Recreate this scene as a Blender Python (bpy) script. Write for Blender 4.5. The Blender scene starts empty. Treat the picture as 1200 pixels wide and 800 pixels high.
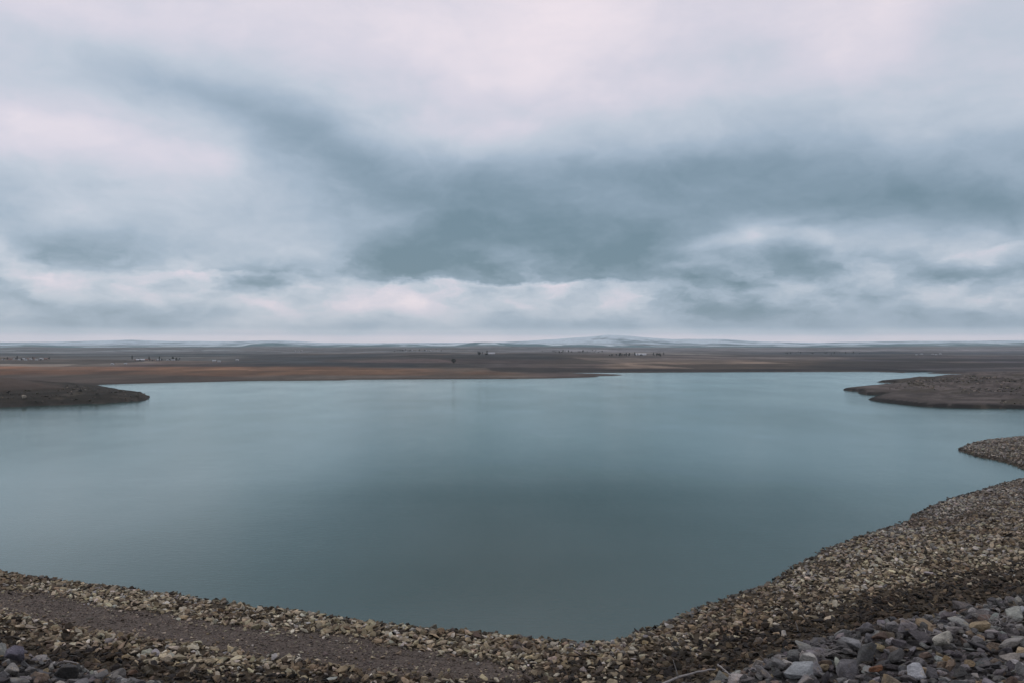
import bpy, bmesh, math, random
import numpy as np
from mathutils import Vector, Matrix, Euler, noise as mnoise

scene = bpy.context.scene
COL = scene.collection
R = math.radians
EYE = 30.0            # camera height above the lake
FPX = 1040.0          # focal length in photo pixels (1200 wide)
HY = 402.0            # photo row of the true horizon

# ------------------------------------------------------------------ camera
cam = bpy.data.cameras.new('camera')
cam.lens = 31.2; cam.sensor_width = 36.0
cam.clip_start = 0.1; cam.clip_end = 60000
camo = bpy.data.objects.new('camera', cam); COL.objects.link(camo)
camo.location = (0, 0, EYE)
camo.rotation_euler = (R(90) + math.atan(2.0 / FPX), 0, 0)
scene.camera = camo

# ------------------------------------------------------------------ colour management
scene.view_settings.view_transform = 'Standard'
scene.view_settings.look = 'None'
scene.view_settings.gamma = 1.0
scene.view_settings.exposure = 0.0
scene.view_settings.use_curve_mapping = False
scene.cycles.max_bounces = 5
scene.cycles.volume_bounces = 1
scene.cycles.diffuse_bounces = 2
scene.cycles.glossy_bounces = 2

SUN_EL, SUN_AZ = R(48), R(-35)      # azimuth measured from +Y (view direction) to +X

def dir_azel(px, py):
    x = (px - 600) / FPX; z = (HY - py) / FPX
    return math.atan2(x, 1.0), math.atan2(z, math.hypot(x, 1.0))

def lin(c):
    out = []
    for v in c:
        v /= 255.0
        out.append(v / 12.92 if v <= 0.04045 else ((v + 0.055) / 1.055) ** 2.4)
    return out

# ------------------------------------------------------------------ world: Nishita sky under a broken overcast
world = bpy.data.worlds.new('World'); scene.world = world; world.use_nodes = True
wt = world.node_tree; wt.nodes.clear()
WN, WL = wt.nodes, wt.links
def nd(tree, kind, **kw):
    n = tree.nodes.new(kind)
    for k, v in kw.items(): setattr(n, k, v)
    return n
def put(tree, sock, v):
    if isinstance(v, bpy.types.NodeSocket): tree.links.new(v, sock)
    else: sock.default_value = v
def mth(tree, op, a, b=None, c=None, clamp=False):
    n = nd(tree, 'ShaderNodeMath', operation=op, use_clamp=clamp)
    put(tree, n.inputs[0], a)
    if b is not None: put(tree, n.inputs[1], b)
    if c is not None: put(tree, n.inputs[2], c)
    return n.outputs[0]
def vmt(tree, op, a, b=None, out=0):
    n = nd(tree, 'ShaderNodeVectorMath', operation=op)
    put(tree, n.inputs[0], a)
    if b is not None: put(tree, n.inputs[1], b)
    return n.outputs[out]
def comb(tree, x, y, z):
    n = nd(tree, 'ShaderNodeCombineXYZ')
    put(tree, n.inputs[0], x); put(tree, n.inputs[1], y); put(tree, n.inputs[2], z)
    return n.outputs[0]
def nz(tree, vec, scale, detail=4, rough=0.5, dist=0.0, out='Fac'):
    n = nd(tree, 'ShaderNodeTexNoise')
    put(tree, n.inputs['Vector'], vec)
    n.inputs['Scale'].default_value = scale; n.inputs['Detail'].default_value = detail
    n.inputs['Roughness'].default_value = rough; n.inputs['Distortion'].default_value = dist
    return n.outputs[out]
def ramp(tree, fac, stops, interp='LINEAR'):
    n = nd(tree, 'ShaderNodeValToRGB'); cr = n.color_ramp; cr.interpolation = interp
    while len(cr.elements) > 1: cr.elements.remove(cr.elements[-1])
    for i, (p, c) in enumerate(stops):
        e = cr.elements[0] if i == 0 else cr.elements.new(p)
        e.position = p; e.color = (*c[:3], 1)
    put(tree, n.inputs[0], fac)
    return n.outputs[0]
def mix(tree, fac, a, b, blend='MIX'):
    n = nd(tree, 'ShaderNodeMix', data_type='RGBA', blend_type=blend)
    put(tree, n.inputs[0], fac)
    for s, v in ((n.inputs[6], a), (n.inputs[7], b)):
        if isinstance(v, bpy.types.NodeSocket): tree.links.new(v, s)
        else: s.default_value = (*v[:3], 1)
    return n.outputs[2]

tc = nd(wt, 'ShaderNodeTexCoord')
sep = nd(wt, 'ShaderNodeSeparateXYZ'); WL.new(tc.outputs['Generated'], sep.inputs[0])
sx, sy, sz = sep.outputs
az = mth(wt, 'ARCTAN2', sx, sy)
el = mth(wt, 'ABSOLUTE', mth(wt, 'ARCSINE', sz))
# elevation is stretched so that cloud decks flatten towards the horizon as seen from below
vv = mth(wt, 'POWER', mth(wt, 'ADD', el, 0.006), 0.72)
flatc = comb(wt, az, vv, 0.0)
plain = comb(wt, az, el, 0.0)
def warp(base, scale, amp_x, amp_y, detail, rough, seed):
    v = vmt(wt, 'ADD', flatc, (seed, seed * 0.7, 0))
    c = nz(wt, vmt(wt, 'MULTIPLY', v, (1.0, 1.6, 1.0)), scale, detail, rough, 0.0, 'Color')
    c = vmt(wt, 'SUBTRACT', c, (0.5, 0.5, 0.5))
    return vmt(wt, 'ADD', base, vmt(wt, 'MULTIPLY', c, (amp_x, amp_y, 0)))
soft = warp(plain, 3.2, 0.22, 0.085, 7, 0.55, 3.1)
mid = warp(plain, 7.0, 0.16, 0.052, 9, 0.58, 8.4)
crisp = warp(plain, 16.0, 0.09, 0.028, 10, 0.62, 5.7)

def blob(coord, px, py, rx, ry, amp, rot=0.0, power=1.0):
    a, e = dir_azel(px, py)
    m = nd(wt, 'ShaderNodeMapping', vector_type='TEXTURE')
    WL.new(coord, m.inputs[0])
    m.inputs['Location'].default_value = (a, e, 0)
    m.inputs['Rotation'].default_value = (0, 0, R(rot))
    m.inputs['Scale'].default_value = (rx / FPX, ry / FPX, 1)
    q = vmt(wt, 'DOT_PRODUCT', m.outputs[0], m.outputs[0], out=1)
    if power != 1.0: q = mth(wt, 'POWER', q, power)
    return mth(wt, 'MULTIPLY', mth(wt, 'EXPONENT', mth(wt, 'MULTIPLY', q, -1.0)), amp)

# vertical profile of brightness (0 = darkest cloud base, 1 = brightest gap)
vrow = lambda py: (HY - py) / FPX
prof = nd(wt, 'ShaderNodeMapRange'); 
def vprofile(points):
    stops = [(min(1, max(0, vrow(py) / 0.42)), (v, v, v)) for py, v in points]
    stops.sort(key=lambda s: s[0])
    return ramp(wt, mth(wt, 'DIVIDE', nd_el, 0.42), stops, 'EASE')
wsep = nd(wt, 'ShaderNodeSeparateXYZ'); WL.new(soft, wsep.inputs[0])
wamt = mth(wt, 'MULTIPLY', mth(wt, 'MULTIPLY', el, 9.0, clamp=True), 0.6)
nd_el = mth(wt, 'ABSOLUTE', mth(wt, 'ADD', el, mth(wt, 'MULTIPLY', mth(wt, 'SUBTRACT', wsep.outputs[1], el), wamt)))
base = vprofile([(402, .97), (396, .93), (390, .62), (382, .42), (370, .46), (355, .54), (320, .50), (270, .49), (200, .54), (150, .66), (100, .77), (40, .84), (0, .85), (-35, .80)])
BL = [
 # the long dark bank across the middle
 (mid, 675, 298, 215, 42, -.36, 0, 1.5), (soft, 600, 238, 290, 58, -.24, 6, 1.2),
 (soft, 400, 180, 160, 55, -.24, -30, 1), (soft, 940, 222, 400, 46, -.23, 0, 1.8),
 (soft, 230, 108, 210, 28, -.20, -10, 1), (mid, 440, 315, 95, 22, -.18, 0, 1.3),
 (mid, 1040, 248, 140, 30, -.17, -3, 1.3), (mid, 1200, 335, 130, 22, -.10, 0, 1.2), (mid, 930, 314, 100, 26, -.26, 0, 1.5),
 (mid, 830, 360, 220, 20, -.14, 0, 1.2), (mid, 1120, 365, 150, 18, -.12, 0, 1),
 (mid, 120, 295, 190, 26, -.12, 0, 1.1), (mid, 60, 352, 160, 22, -.14, 0, 1.2),
 (soft, 30, 70, 200, 45, -.03, 0, 1), (soft, 1190, 20, 70, 40, -.13, 0, 1.3),
 (soft, 850, 60, 90, 25, -.10, -20, 1), (soft, 1050, 110, 200, 35, -.06, 0, 1),
 (crisp, 285, 330, 40, 14, -.20, 0, 1.3), (crisp, 690, 338, 20, 9, -.30, 0, 1.3),
 (crisp, 1150, 318, 70, 9, -.22, 6, 1.2), (mid, 1000, 345, 90, 12, -.08, 0, 1),
 # light gaps
 (soft, 600, 60, 110, 90, .18, 0, 1), (soft, 1050, 25, 120, 40, .10, 0, 1),
 (soft, 90, 180, 180, 40, .16, -4, 1.1), (mid, 240, 180, 60, 26, .12, 20, 1.1),
 (mid, 430, 262, 70, 18, .14, 10, 1), (mid, 120, 235, 120, 24, .10, 0, 1), (mid, 700, 228, 50, 22, .12, 0, 1),
 
 
 (crisp, 310, 350, 110, 14, .14, 0, 1.2), (crisp, 640, 365, 150, 10, .12, 0, 1.2),
 (mid, 860, 278, 90, 10, .14, 12, 1.1),
 (mid, 980, 285, 60, 9, .16, -8, 1), (crisp, 905, 345, 50, 8, .12, 0, 1),
]
val = base
for b in BL: val = mth(wt, 'ADD', val, blob(*b))
# gaps of bright sky under the hard lower edges of the dark banks
csep = nd(wt, 'ShaderNodeSeparateXYZ'); WL.new(crisp, csep.inputs[0])
fine = mth(wt, 'MULTIPLY', mth(wt, 'SUBTRACT', nz(wt, vmt(wt, 'MULTIPLY', flatc, (1, 1.3, 1)), 30.0, 8, .62), .5), 16.0)
def gap(row, px, rx, slope, soft_px, depth, amp, power=2.0):
    a0, e0 = dir_azel(px, row)
    da = mth(wt, 'SUBTRACT', csep.outputs[0], a0)
    t = mth(wt, 'MULTIPLY', mth(wt, 'SUBTRACT', mth(wt, 'ADD', mth(wt, 'MULTIPLY', da, slope), e0), csep.outputs[1]), FPX)
    t = mth(wt, 'ADD', t, fine)
    on = mth(wt, 'SMOOTH_MIN', mth(wt, 'MAXIMUM', mth(wt, 'DIVIDE', t, soft_px), 0.0), 1.0, .3)
    fall = mth(wt, 'EXPONENT', mth(wt, 'MULTIPLY', mth(wt, 'MAXIMUM', t, 0.0), -1.0 / depth))
    win = mth(wt, 'EXPONENT', mth(wt, 'MULTIPLY', mth(wt, 'POWER', mth(wt, 'ABSOLUTE', mth(wt, 'DIVIDE', da, rx / FPX)), power), -1.0))
    return mth(wt, 'MULTIPLY', mth(wt, 'MULTIPLY', on, fall), mth(wt, 'MULTIPLY', win, amp))
for g_ in ((328, 600, 185, 0.0, 5, 26, .50, 4), (316, 265, 85, 0.0, 5, 14, .46, 2.5), (318, 120, 120, 0.0, 8, 14, .20, 2), (350, 350, 120, 0.0, 10, 22, .16, 2),
           (280, 1185, 90, 0.22, 16, 26, .55, 3), (262, 940, 120, 0.05, 12, 16, .24, 2), (348, 1150, 90, 0.0, 8, 14, .14, 2), (250, 440, 90, .1, 14, 18, .14, 2), (128, 70, 200, -.12, 16, 60, .16, 3)):
    val = mth(wt, 'ADD', val, gap(*g_))
# lumpy relief of the cloud deck: lit upper edges over darker bases
def bandm(py, h): return mth(wt, 'EXPONENT', mth(wt, 'MULTIPLY', mth(wt, 'POWER', mth(wt, 'ABSOLUTE', mth(wt, 'DIVIDE', mth(wt, 'SUBTRACT', el, vrow(py)), h / FPX)), 2.0), -1.0))
def relief(coord, stretch, scale, detail, rough, dv):
    a = nz(wt, vmt(wt, 'MULTIPLY', coord, (1.0, stretch, 1.0)), scale, detail, rough)
    b = nz(wt, vmt(wt, 'MULTIPLY', vmt(wt, 'ADD', coord, (0.004, dv, 0)), (1.0, stretch, 1.0)), scale, detail, rough)
    return mth(wt, 'SUBTRACT', a, b), a
r1, n1_ = relief(crisp, 2.0, 9.0, 9, 0.52, 0.016)
r2, n2_ = relief(mid, 1.8, 4.5, 9, 0.50, 0.034)
def shaped(r, k): return mth(wt, 'MULTIPLY', r, k)
puff = ramp(wt, n1_, [(0.38, (0, 0, 0)), (0.48, (.35,) * 3), (0.56, (.8,) * 3), (0.66, (1, 1, 1))])
val = mth(wt, 'ADD', val, mth(wt, 'MULTIPLY', mth(wt, 'ADD', shaped(r1, 1.25), mth(wt, 'MULTIPLY', mth(wt, 'SUBTRACT', puff, .5), .13)), bandm(338, 46)))
val = mth(wt, 'ADD', val, mth(wt, 'MULTIPLY', shaped(r2, 0.55), bandm(240, 150)))
# texture of the cloud itself
tx1 = nz(wt, vmt(wt, 'MULTIPLY', mid, (1.0, 1.8, 1.0)), 9.0, 12, 0.66)
tx2 = nz(wt, vmt(wt, 'MULTIPLY', soft, (1.0, 2.6, 1.0)), 3.0, 6, 0.5)
val = mth(wt, 'ADD', val, mth(wt, 'MULTIPLY', mth(wt, 'MULTIPLY', mth(wt, 'SUBTRACT', tx1, 0.5), 0.26), mth(wt, 'MULTIPLY', el, 14.0, clamp=True)))
val = mth(wt, 'ADD', val, mth(wt, 'MULTIPLY', mth(wt, 'SUBTRACT', tx2, 0.5), 0.22))
val = mth(wt, 'ADD', mth(wt, 'MULTIPLY', val, 1.0), -.005)
val = mth(wt, 'MAXIMUM', mth(wt, 'MINIMUM', val, 1.0), 0.0)
cloud = ramp(wt, val, [(0.0, lin((110, 134, 149))), (0.22, lin((136, 156, 173))), (0.42, lin((165, 181, 198))),
                       (0.62, lin((193, 202, 215))), (0.80, lin((216, 213, 225))), (1.0, lin((240, 229, 236)))])
sky = nd(wt, 'ShaderNodeTexSky', sky_type='NISHITA')
sky.sun_disc = False; sky.sun_elevation = SUN_EL; sky.sun_rotation = SUN_AZ
WSTR = 0.1
cl10 = vmt(wt, 'MULTIPLY', cloud, (1 / WSTR,) * 3)
final = mix(wt, 0.94, sky.outputs[0], cl10)
bg = nd(wt, 'ShaderNodeBackground'); WL.new(final, bg.inputs[0]); bg.inputs[1].default_value = WSTR
wo = nd(wt, 'ShaderNodeOutputWorld'); WL.new(bg.outputs[0], wo.inputs[0])

sl = bpy.data.lights.new('sun', 'SUN'); sl.energy = 0.6; sl.angle = R(18); sl.color = (1.0, 0.96, 0.92)
so = bpy.data.objects.new('sun', sl); COL.objects.link(so)
sdir = Vector((math.sin(SUN_AZ) * math.cos(SUN_EL), math.cos(SUN_AZ) * math.cos(SUN_EL), math.sin(SUN_EL)))
so.rotation_euler = sdir.to_track_quat('Z', 'Y').to_euler()

# ------------------------------------------------------------------ numpy noise
def vnoise(x, y, seed=0):
    xi = np.floor(x).astype(np.int64); yi = np.floor(y).astype(np.int64)
    fx = x - xi; fy = y - yi
    fx = fx * fx * fx * (fx * (fx * 6 - 15) + 10); fy = fy * fy * fy * (fy * (fy * 6 - 15) + 10)
    def h(a, b):
        n = (a * 374761393 + b * 668265263 + seed * 974634777) & 0x7fffffff
        n = ((n ^ (n >> 13)) * 1274126177) & 0x7fffffff
        n = n ^ (n >> 16)
        return (n & 0xffff) / 65535.0
    a = h(xi, yi); b = h(xi + 1, yi); c = h(xi, yi + 1); d = h(xi + 1, yi + 1)
    return (a * (1 - fx) + b * fx) * (1 - fy) + (c * (1 - fx) + d * fx) * fy
def fbm(x, y, seed=0, octs=4, gain=0.5):
    s = 0; a = 1; t = 0
    for i in range(octs):
        s = s + a * (vnoise(x * 2 ** i + 13.7 * i, y * 2 ** i - 7.1 * i, seed + i) - 0.5); t += a; a *= gain
    return s / t * 2          # about -1..1
def sstep(a, b, x):
    t = np.clip((x - a) / (b - a), 0, 1); return t * t * (3 - 2 * t)

# ------------------------------------------------------------------ shoreline (surveyed from the photograph, plan coordinates)
def plan(px, py, z=0.0):
    Y = (EYE - z) * FPX / (py - HY); return ((px - 600) / FPX * Y, Y)
SH = [(-420,640),(-250,648),(-100,662),(0,672),(50,678),(100,685),(160,692),(212,700),(260,706),(300,712),(350,718.5),(400,725),(455,732),
 (512,739.5),(560,744),(600,747.5),(655,752.5),(690,754.5),(712,753.5),(735,747),(755,740),(775,732),(792,726),(812,716),(830,709),(862,697),
 (900,684),(915,674),(940,658),(962,646),(982,639),(1000,632),(1032,621),(1048,617),(1060,612),(1074,603),(1085,597),(1098,589),(1112,584),(1130,580),
 (1150,575),(1166,569),(1182,565),(1200,561),(1222,556),(1216,552),(1200,549.5),(1195,547),(1185,543),(1175,541),(1162,538),(1150,535.5),(1138,532),(1126,528.5),
 (1124.5,526),(1132,521),(1150,517),(1175,514),(1200,511.5),(1240,509),(1300,505),(1380,496),(1400,486),(1330,480),(1260,479),(1200,478),(1150,478),(1112,477.5),(1075,475.5),(1052,473),(1035,470.5),(1021,467.8),
 (1022,465.5),(1030,463.5),(1036,462.4),(1020,462.2),(1006,461),(1007,459.6),(1016,458.6),(1006,458),(993,457.2),(989,456),(996,454.8),(1008,453.6),(1025,452),(1048,450),(1064,448.6),(1078,448),(1060,447.6),(1040,447.4),(1025,447),
 (1040,446),(1062,445),(1095,443),(1130,442),(1160,441.6),(1190,441.4),(1196,440.5),(1196,438.6),(1180,438.4),(1150,438.4),(1120,437.6),(1085,436.8),(1058,436.4),(1050,435.8),
 (1025,435),(980,435),(900,435.2),(820,435.6),(750,436),(700,436),(671,436.2),(676,437),(700,437.6),(724,438.4),(730,439),(716,439.5),(694,439.8),(704,440.6),(700,441.3),(676,442),(650,442.6),
 (600,443.3),(540,443.6),(480,443.8),(412,444.2),(405,445),(350,445.3),(300,445.6),(272,446.2),(230,447.2),(200,447.8),(150,449),(120,450),(112,451),(122,454),(135,457),(150,459.6),(166,461.8),(176,464),
 (177.5,466),(173,468.4),(150,470.4),(125,472),(80,473.6),(40,475.2),(0,476.6),(-60,479),(-200,484),(-420,500)]
SHP = np.array([plan(*p) for p in SH])
# small ponds in the flats beyond the far shore
PONDS = [np.array([plan(*p, 2.0) for p in L]) for L in
  ([(1055,434.4),(1062,433.4),(1080,432.8),(1102,432.9),(1096,434),(1078,434.6)], )]

def seg_dist(P, ring, closed=True):
    best = np.full(len(P), 1e18)
    n = len(ring)
    for i in range(n if closed else n - 1):
        a = ring[i]; b = ring[(i + 1) % n]; ab = b - a
        t = np.clip(((P - a) @ ab) / max(1e-9, ab @ ab), 0, 1)
        dx = P[:, 0] - a[0] - t * ab[0]; dy = P[:, 1] - a[1] - t * ab[1]
        np.minimum(best, dx * dx + dy * dy, out=best)
    return np.sqrt(best)
def inside(P, ring):
    c = np.zeros(len(P), bool); n = len(ring); x, y = P[:, 0], P[:, 1]
    j = n - 1
    for i in range(n):
        xi, yi = ring[i]; xj, yj = ring[j]
        cond = ((yi > y) != (yj > y))
        if yi != yj: c ^= cond & (x < (xj - xi) * (y - yi) / (yj - yi) + xi)
        j = i
    return c
def shore_sdf(P):                      # positive inland
    d = seg_dist(P, SHP); return np.where(inside(P, SHP), -d, d)

# crest of the dam: the outer edge of the grey rock fill next to the photographer
CREST = np.array([(-60, -6), (-30, 6.0), (-14, 8.6), (-9, 9.1), (-4.96, 8.75), (-3.7, 8.15), (-2.8, 7.9), (-0.5, 7.5), (1.30, 7.75), (2.14, 8.3), (3.06, 8.95),
                  (4.05, 9.5), (4.9, 9.95), (6.2, 10.75), (9.5, 12.6), (16, 15), (34, 14), (70, 0)], float)
CRING = np.vstack([CREST, [(70, -60), (-60, -60)]])
def crest_sdf(P):                      # positive outside (down the slope)
    d = seg_dist(P, CREST, False); return np.where(inside(P, CRING), -d, d)

MX = [-400, 0, 60, 100, 150, 200, 270, 330, 380, 440, 500, 560, 600, 650, 690, 712, 735, 760, 790, 850, 890, 960, 1060, 1200, 1500]
MYB = [400, 402.5, 402, 400.5, 399.8, 401, 401.5, 400.2, 402.5, 403, 403, 402.5, 401.5, 399, 396, 394, 395, 397, 398.8, 398.6, 401, 402.5, 401, 400, 398]
FX = [-400, 0, 22, 30, 62, 100, 180, 285, 295, 325, 372, 400, 450, 510, 545, 556, 575, 600, 680, 740, 790, 850, 900, 960, 1010, 1100, 1200, 1500]
FYS = [408, 407.5, 405.6, 404, 405.8, 407.6, 406.5, 404.8, 402.6, 402.8, 406, 405.6, 404.8, 405.4, 404, 402.2, 402.2, 404.2, 404.5, 406, 407, 406, 405.6, 405.5, 404.5, 403.2, 402, 400]
def height(X, Y):
    P = np.stack([X, Y], 1)
    d = shore_sdf(P); dc = crest_sdf(P)
    dp = np.maximum(d, 0)
    # foreshore below the dam
    d = d + np.where(Y > 330, 3.2 * fbm(X / 22, Y / 26, 5, 4), .7 * fbm(X / 5, Y / 5, 6, 3)); dp = np.maximum(d, 0)
    n1 = fbm(X / 14, Y / 14, 3); n2 = fbm(X / 3.1, Y / 3.1, 9, 3)
    near = 0.30 * (1 - np.exp(-dp / 0.7)) + 8.6 * (1 - np.exp(-dp / 66)) + n1 * 0.35 * sstep(0, 10, dp) + n2 * 0.13 * sstep(0, 3, dp)
    # terraces left by falling water on the two peninsulas
    def terrace(h, s, k): return h + k * s * np.sin(2 * np.pi * h / s) / (2 * np.pi)
    lp = np.minimum(dp * .115, 7.5) + 1.4 * (1 - np.exp(-dp / 1.5)) + fbm(X / 30, Y / 22, 21) * 1.2 * sstep(2, 30, dp)
    lp = terrace(lp, 1.5, 0.95)
    rp = 1.5 * (1 - np.exp(-dp / 1.6)) + np.minimum(dp * 0.028, 4.5) + fbm(X / 40, Y / 30, 33) * 0.5 * sstep(3, 30, dp)
    rp += 4.0 * sstep(215, 300, X) * sstep(4, 40, dp) * (0.7 + 0.5 * fbm(X / 12, Y / 14, 35))
    rp = terrace(rp, 0.8, 0.85)
    rr = np.hypot(X, Y); q = np.maximum(Y, 1.0)
    far = 0.45 * (1 - np.exp(-dp / 3)) + 3.0 * (1 - np.exp(-dp / 220)) + np.clip(dp, 0, 5000) * 0.0008
    far += fbm(X / 260, Y / 420, 41, 5) * (1.6 + 2.2 * sstep(1200, 4000, rr)) * sstep(30, 400, dp)
    far += 7.0 * np.exp(-((q - 1900) / 500) ** 2) * np.exp(-((X / q + 0.02) / 0.20) ** 2) * (1 + .3 * fbm(X / 300, Y / 300, 44))
    pxa = 600 + FPX * X / q
    fy = np.interp(pxa, FX, FYS); by = np.interp(pxa, MX, MYB)
    dist = 1 + 0.15 * fbm(X / 2500, Y / 2500, 47)
    zf = EYE + ((HY - fy) * 1.0 + 1.0 + 0.7 * fbm(X / 500, Y / 900, 51, 5)) * 5600 / FPX
    zb = EYE + ((HY - by) * 1.08 + 1.0 + 1.0 * fbm(X / 900, Y / 1500, 53, 5)) * 9200 / FPX
    front = np.exp(-((q - 5600) / 900) ** 2); back = np.where(q < 9200, np.exp(-((q - 9200) / 1700) ** 2), 1.0)
    far = far + (zf - far) * front * (Y > 0)
    far = far + (zb - far) * back * (Y > 0)
    # left shore peninsula / right shore peninsula / everything on the photographer's side
    wl = (1 - sstep(-60, -30, X + (Y - 600) * 0.25)) * (1 - sstep(560, 680, Y)) * sstep(300, 360, Y)
    wr = sstep(80, 130, X) * (1 - sstep(780, 840, Y)) * sstep(330, 380, Y)
    wn = 1 - sstep(330, 380, Y)
    land = far * (1 - np.clip(wl + wr + wn, 0, 1)) + lp * wl + rp * wr + near * wn
    bed = -0.05 - np.minimum(-np.minimum(d, 0) * 0.25, 9)
    z = np.where(d > 0, land, bed)
    for pond in PONDS:
        pi = inside(P, pond); z = np.where(pi, -0.4, z)
    # dam face
    dam = 26.93 - 0.34 * np.exp(-((X + .6) / 2.3) ** 2) - np.maximum(dc, 0) / 1.72 + np.clip(-dc, 0, 9) * 0.10 + fbm(X / 2.3, Y / 2.3, 61, 3) * 0.10
    dam = np.where(dc > -60, dam, 27.9)
    damok = (Y < 200)
    k = 1.0
    h = np.where(damok, np.maximum(z, dam), z)
    return h, d, dc

def ground_z(x, y):
    h, d, c = height(np.array([x], float), np.array([y], float)); return float(h[0])
def on_ground(px, py):
    """where the sight line through a photo point meets the terrain"""
    Z = np.exp(np.linspace(math.log(5), math.log(12000), 2600))
    X = (px - 600) / FPX * Z; zl = EYE - (py - HY) / FPX * Z
    h, _, _ = height(X, Z)
    hit = np.nonzero(zl <= h)[0]
    i = hit[0] if len(hit) else len(Z) - 1
    if i == 0: return X[0], Z[0], h[0]
    a = (zl[i-1] - h[i-1]); b = (h[i] - zl[i]); t = a / max(1e-9, a + b)
    return tuple(float(v[i-1] * (1 - t) + v[i] * t) for v in (X, Z, h))

# zones on the foreshore, as plan polygons
def ring_on(points): return np.array([on_ground(*p)[:2] for p in points])
GRAVEL = ring_on([(-160, 668), (-60, 682), (0, 691), (60, 694), (100, 703), (150, 713), (210, 721), (260, 731), (330, 738), (395, 742), (450, 752), (507, 762), (560, 772), (610, 786), (640, 799.5),
                  (575, 799.5), (512, 794), (450, 789), (400, 783), (345, 772), (300, 768), (250, 758), (175, 751), (107, 741), (60, 732), (20, 722), (-60, 712), (-160, 700)])
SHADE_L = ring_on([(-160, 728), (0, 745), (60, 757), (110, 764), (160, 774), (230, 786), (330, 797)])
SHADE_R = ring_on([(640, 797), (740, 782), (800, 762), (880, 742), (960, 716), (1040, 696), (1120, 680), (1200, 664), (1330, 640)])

# ------------------------------------------------------------------ helpers for meshes and tags
def tag(o, label=None, cat=None, group=None, kind=None):
    if label: o['label'] = label
    if cat: o['category'] = cat
    if group: o['group'] = group
    if kind: o['kind'] = kind
    return o
def mesh_obj(name, verts, faces, mat, parent=None, smooth=False):
    me = bpy.data.meshes.new(name); me.from_pydata([tuple(v) for v in verts], [], faces)
    me.materials.append(mat); me.update()
    if smooth: me.polygons.foreach_set('use_smooth', [True] * len(me.polygons))
    o = bpy.data.objects.new(name, me); COL.objects.link(o)
    if parent: o.parent = parent
    return o
def new_mat(name):
    m = bpy.data.materials.new(name); m.use_nodes = True
    t = m.node_tree; b = t.nodes['Principled BSDF']; return m, t, b
def grid_mesh(name, X, Y, Z, mat, wrap=True):
    """X,Y,Z are (rings, columns)"""
    nr, nc = X.shape
    co = np.stack([X, Y, Z], -1).reshape(-1, 3).astype(np.float32)
    cols = nc if wrap else nc - 1
    i = np.arange(nr - 1)[:, None]; j = np.arange(cols)[None, :]; j2 = (j + 1) % nc
    a = i * nc + j; b = i * nc + j2; c = (i + 1) * nc + j2; d = (i + 1) * nc + j
    q = np.stack([a, d, c, b], -1).reshape(-1, 4).astype(np.int32)
    me = bpy.data.meshes.new(name)
    me.vertices.add(len(co)); me.vertices.foreach_set('co', co.ravel())
    me.loops.add(q.size); me.loops.foreach_set('vertex_index', q.ravel())
    me.polygons.add(len(q)); me.polygons.foreach_set('loop_start', np.arange(len(q), dtype=np.int32) * 4)
    me.update(calc_edges=True); me.validate()
    me.materials.append(mat)
    me.polygons.foreach_set('use_smooth', np.ones(len(q), bool))
    o = bpy.data.objects.new(name, me); COL.objects.link(o)
    return o

# ------------------------------------------------------------------ ground sheet
gm, gt, gb = new_mat('ground_soil')
at = nd(gt, 'ShaderNodeAttribute', attribute_name='soil')
geo = nd(gt, 'ShaderNodeNewGeometry')
cd = nd(gt, 'ShaderNodeVectorMath', operation='MULTIPLY'); gt.links.new(geo.outputs['Position'], cd.inputs[0]); cd.inputs[1].default_value = (1, 1, 1)
pos = cd.outputs[0]
pa = nz(gt, pos, 0.9, 6, 0.65); pb_ = nz(gt, vmt(gt, 'MULTIPLY', pos, (1.0, 0.5, 1.0)), 0.02, 8, 0.65)
vor = nd(gt, 'ShaderNodeTexVoronoi'); gt.links.new(pos, vor.inputs['Vector']); vor.inputs['Scale'].default_value = 5.0
stonecol = ramp(gt, vor.outputs['Color'], [(0.0, (.55,) * 3), (0.5, (.95,) * 3), (1.0, (1.5,) * 3)])
f1 = mth(gt, 'MULTIPLY', mth(gt, 'ADD', mth(gt, 'MULTIPLY', pa, 1.2), 0.4), mth(gt, 'ADD', mth(gt, 'MULTIPLY', pb_, 1.3), 0.35))
gcol = mix(gt, 1.0, at.outputs['Color'], comb(gt, f1, f1, f1), 'MULTIPLY')
gcol = mix(gt, 0.7, gcol, stonecol, 'MULTIPLY')
gt.links.new(gcol, gb.inputs['Base Color'])
gb.inputs['Roughness'].default_value = 0.95; gb.inputs['Specular IOR Level'].default_value = 0.15
bp = nd(gt, 'ShaderNodeBump'); bp.inputs['Distance'].default_value = 0.12; bp.inputs['Strength'].default_value = 0.8
hsum = mth(gt, 'ADD', mth(gt, 'MULTIPLY', nz(gt, pos, 3.0, 6, 0.7), 1.0), mth(gt, 'MULTIPLY', vor.outputs['Distance'], -0.9))
gt.links.new(hsum, bp.inputs['Height']); gt.links.new(bp.outputs[0], gb.inputs['Normal'])

ang = np.concatenate([np.linspace(-180, -50, 40, endpoint=False), np.linspace(-50, -33, 60, endpoint=False),
                      np.linspace(-33, 33, 720, endpoint=False), np.linspace(33, 50, 60, endpoint=False), np.linspace(50, 180, 40, endpoint=False)])
rad = np.concatenate([[0.02, 1, 2, 3, 4, 5], np.exp(np.linspace(math.log(5.5), math.log(11400), 890))])
A, RR = np.meshgrid(np.radians(ang), rad)
GX, GY = (np.sin(A) * RR), (np.cos(A) * RR)
gz, gd, gc = height(GX.ravel(), GY.ravel())
GZ = gz.reshape(GX.shape)
ground = grid_mesh('ground', GX, GY, GZ, gm)
tag(ground, kind='structure')

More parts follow.
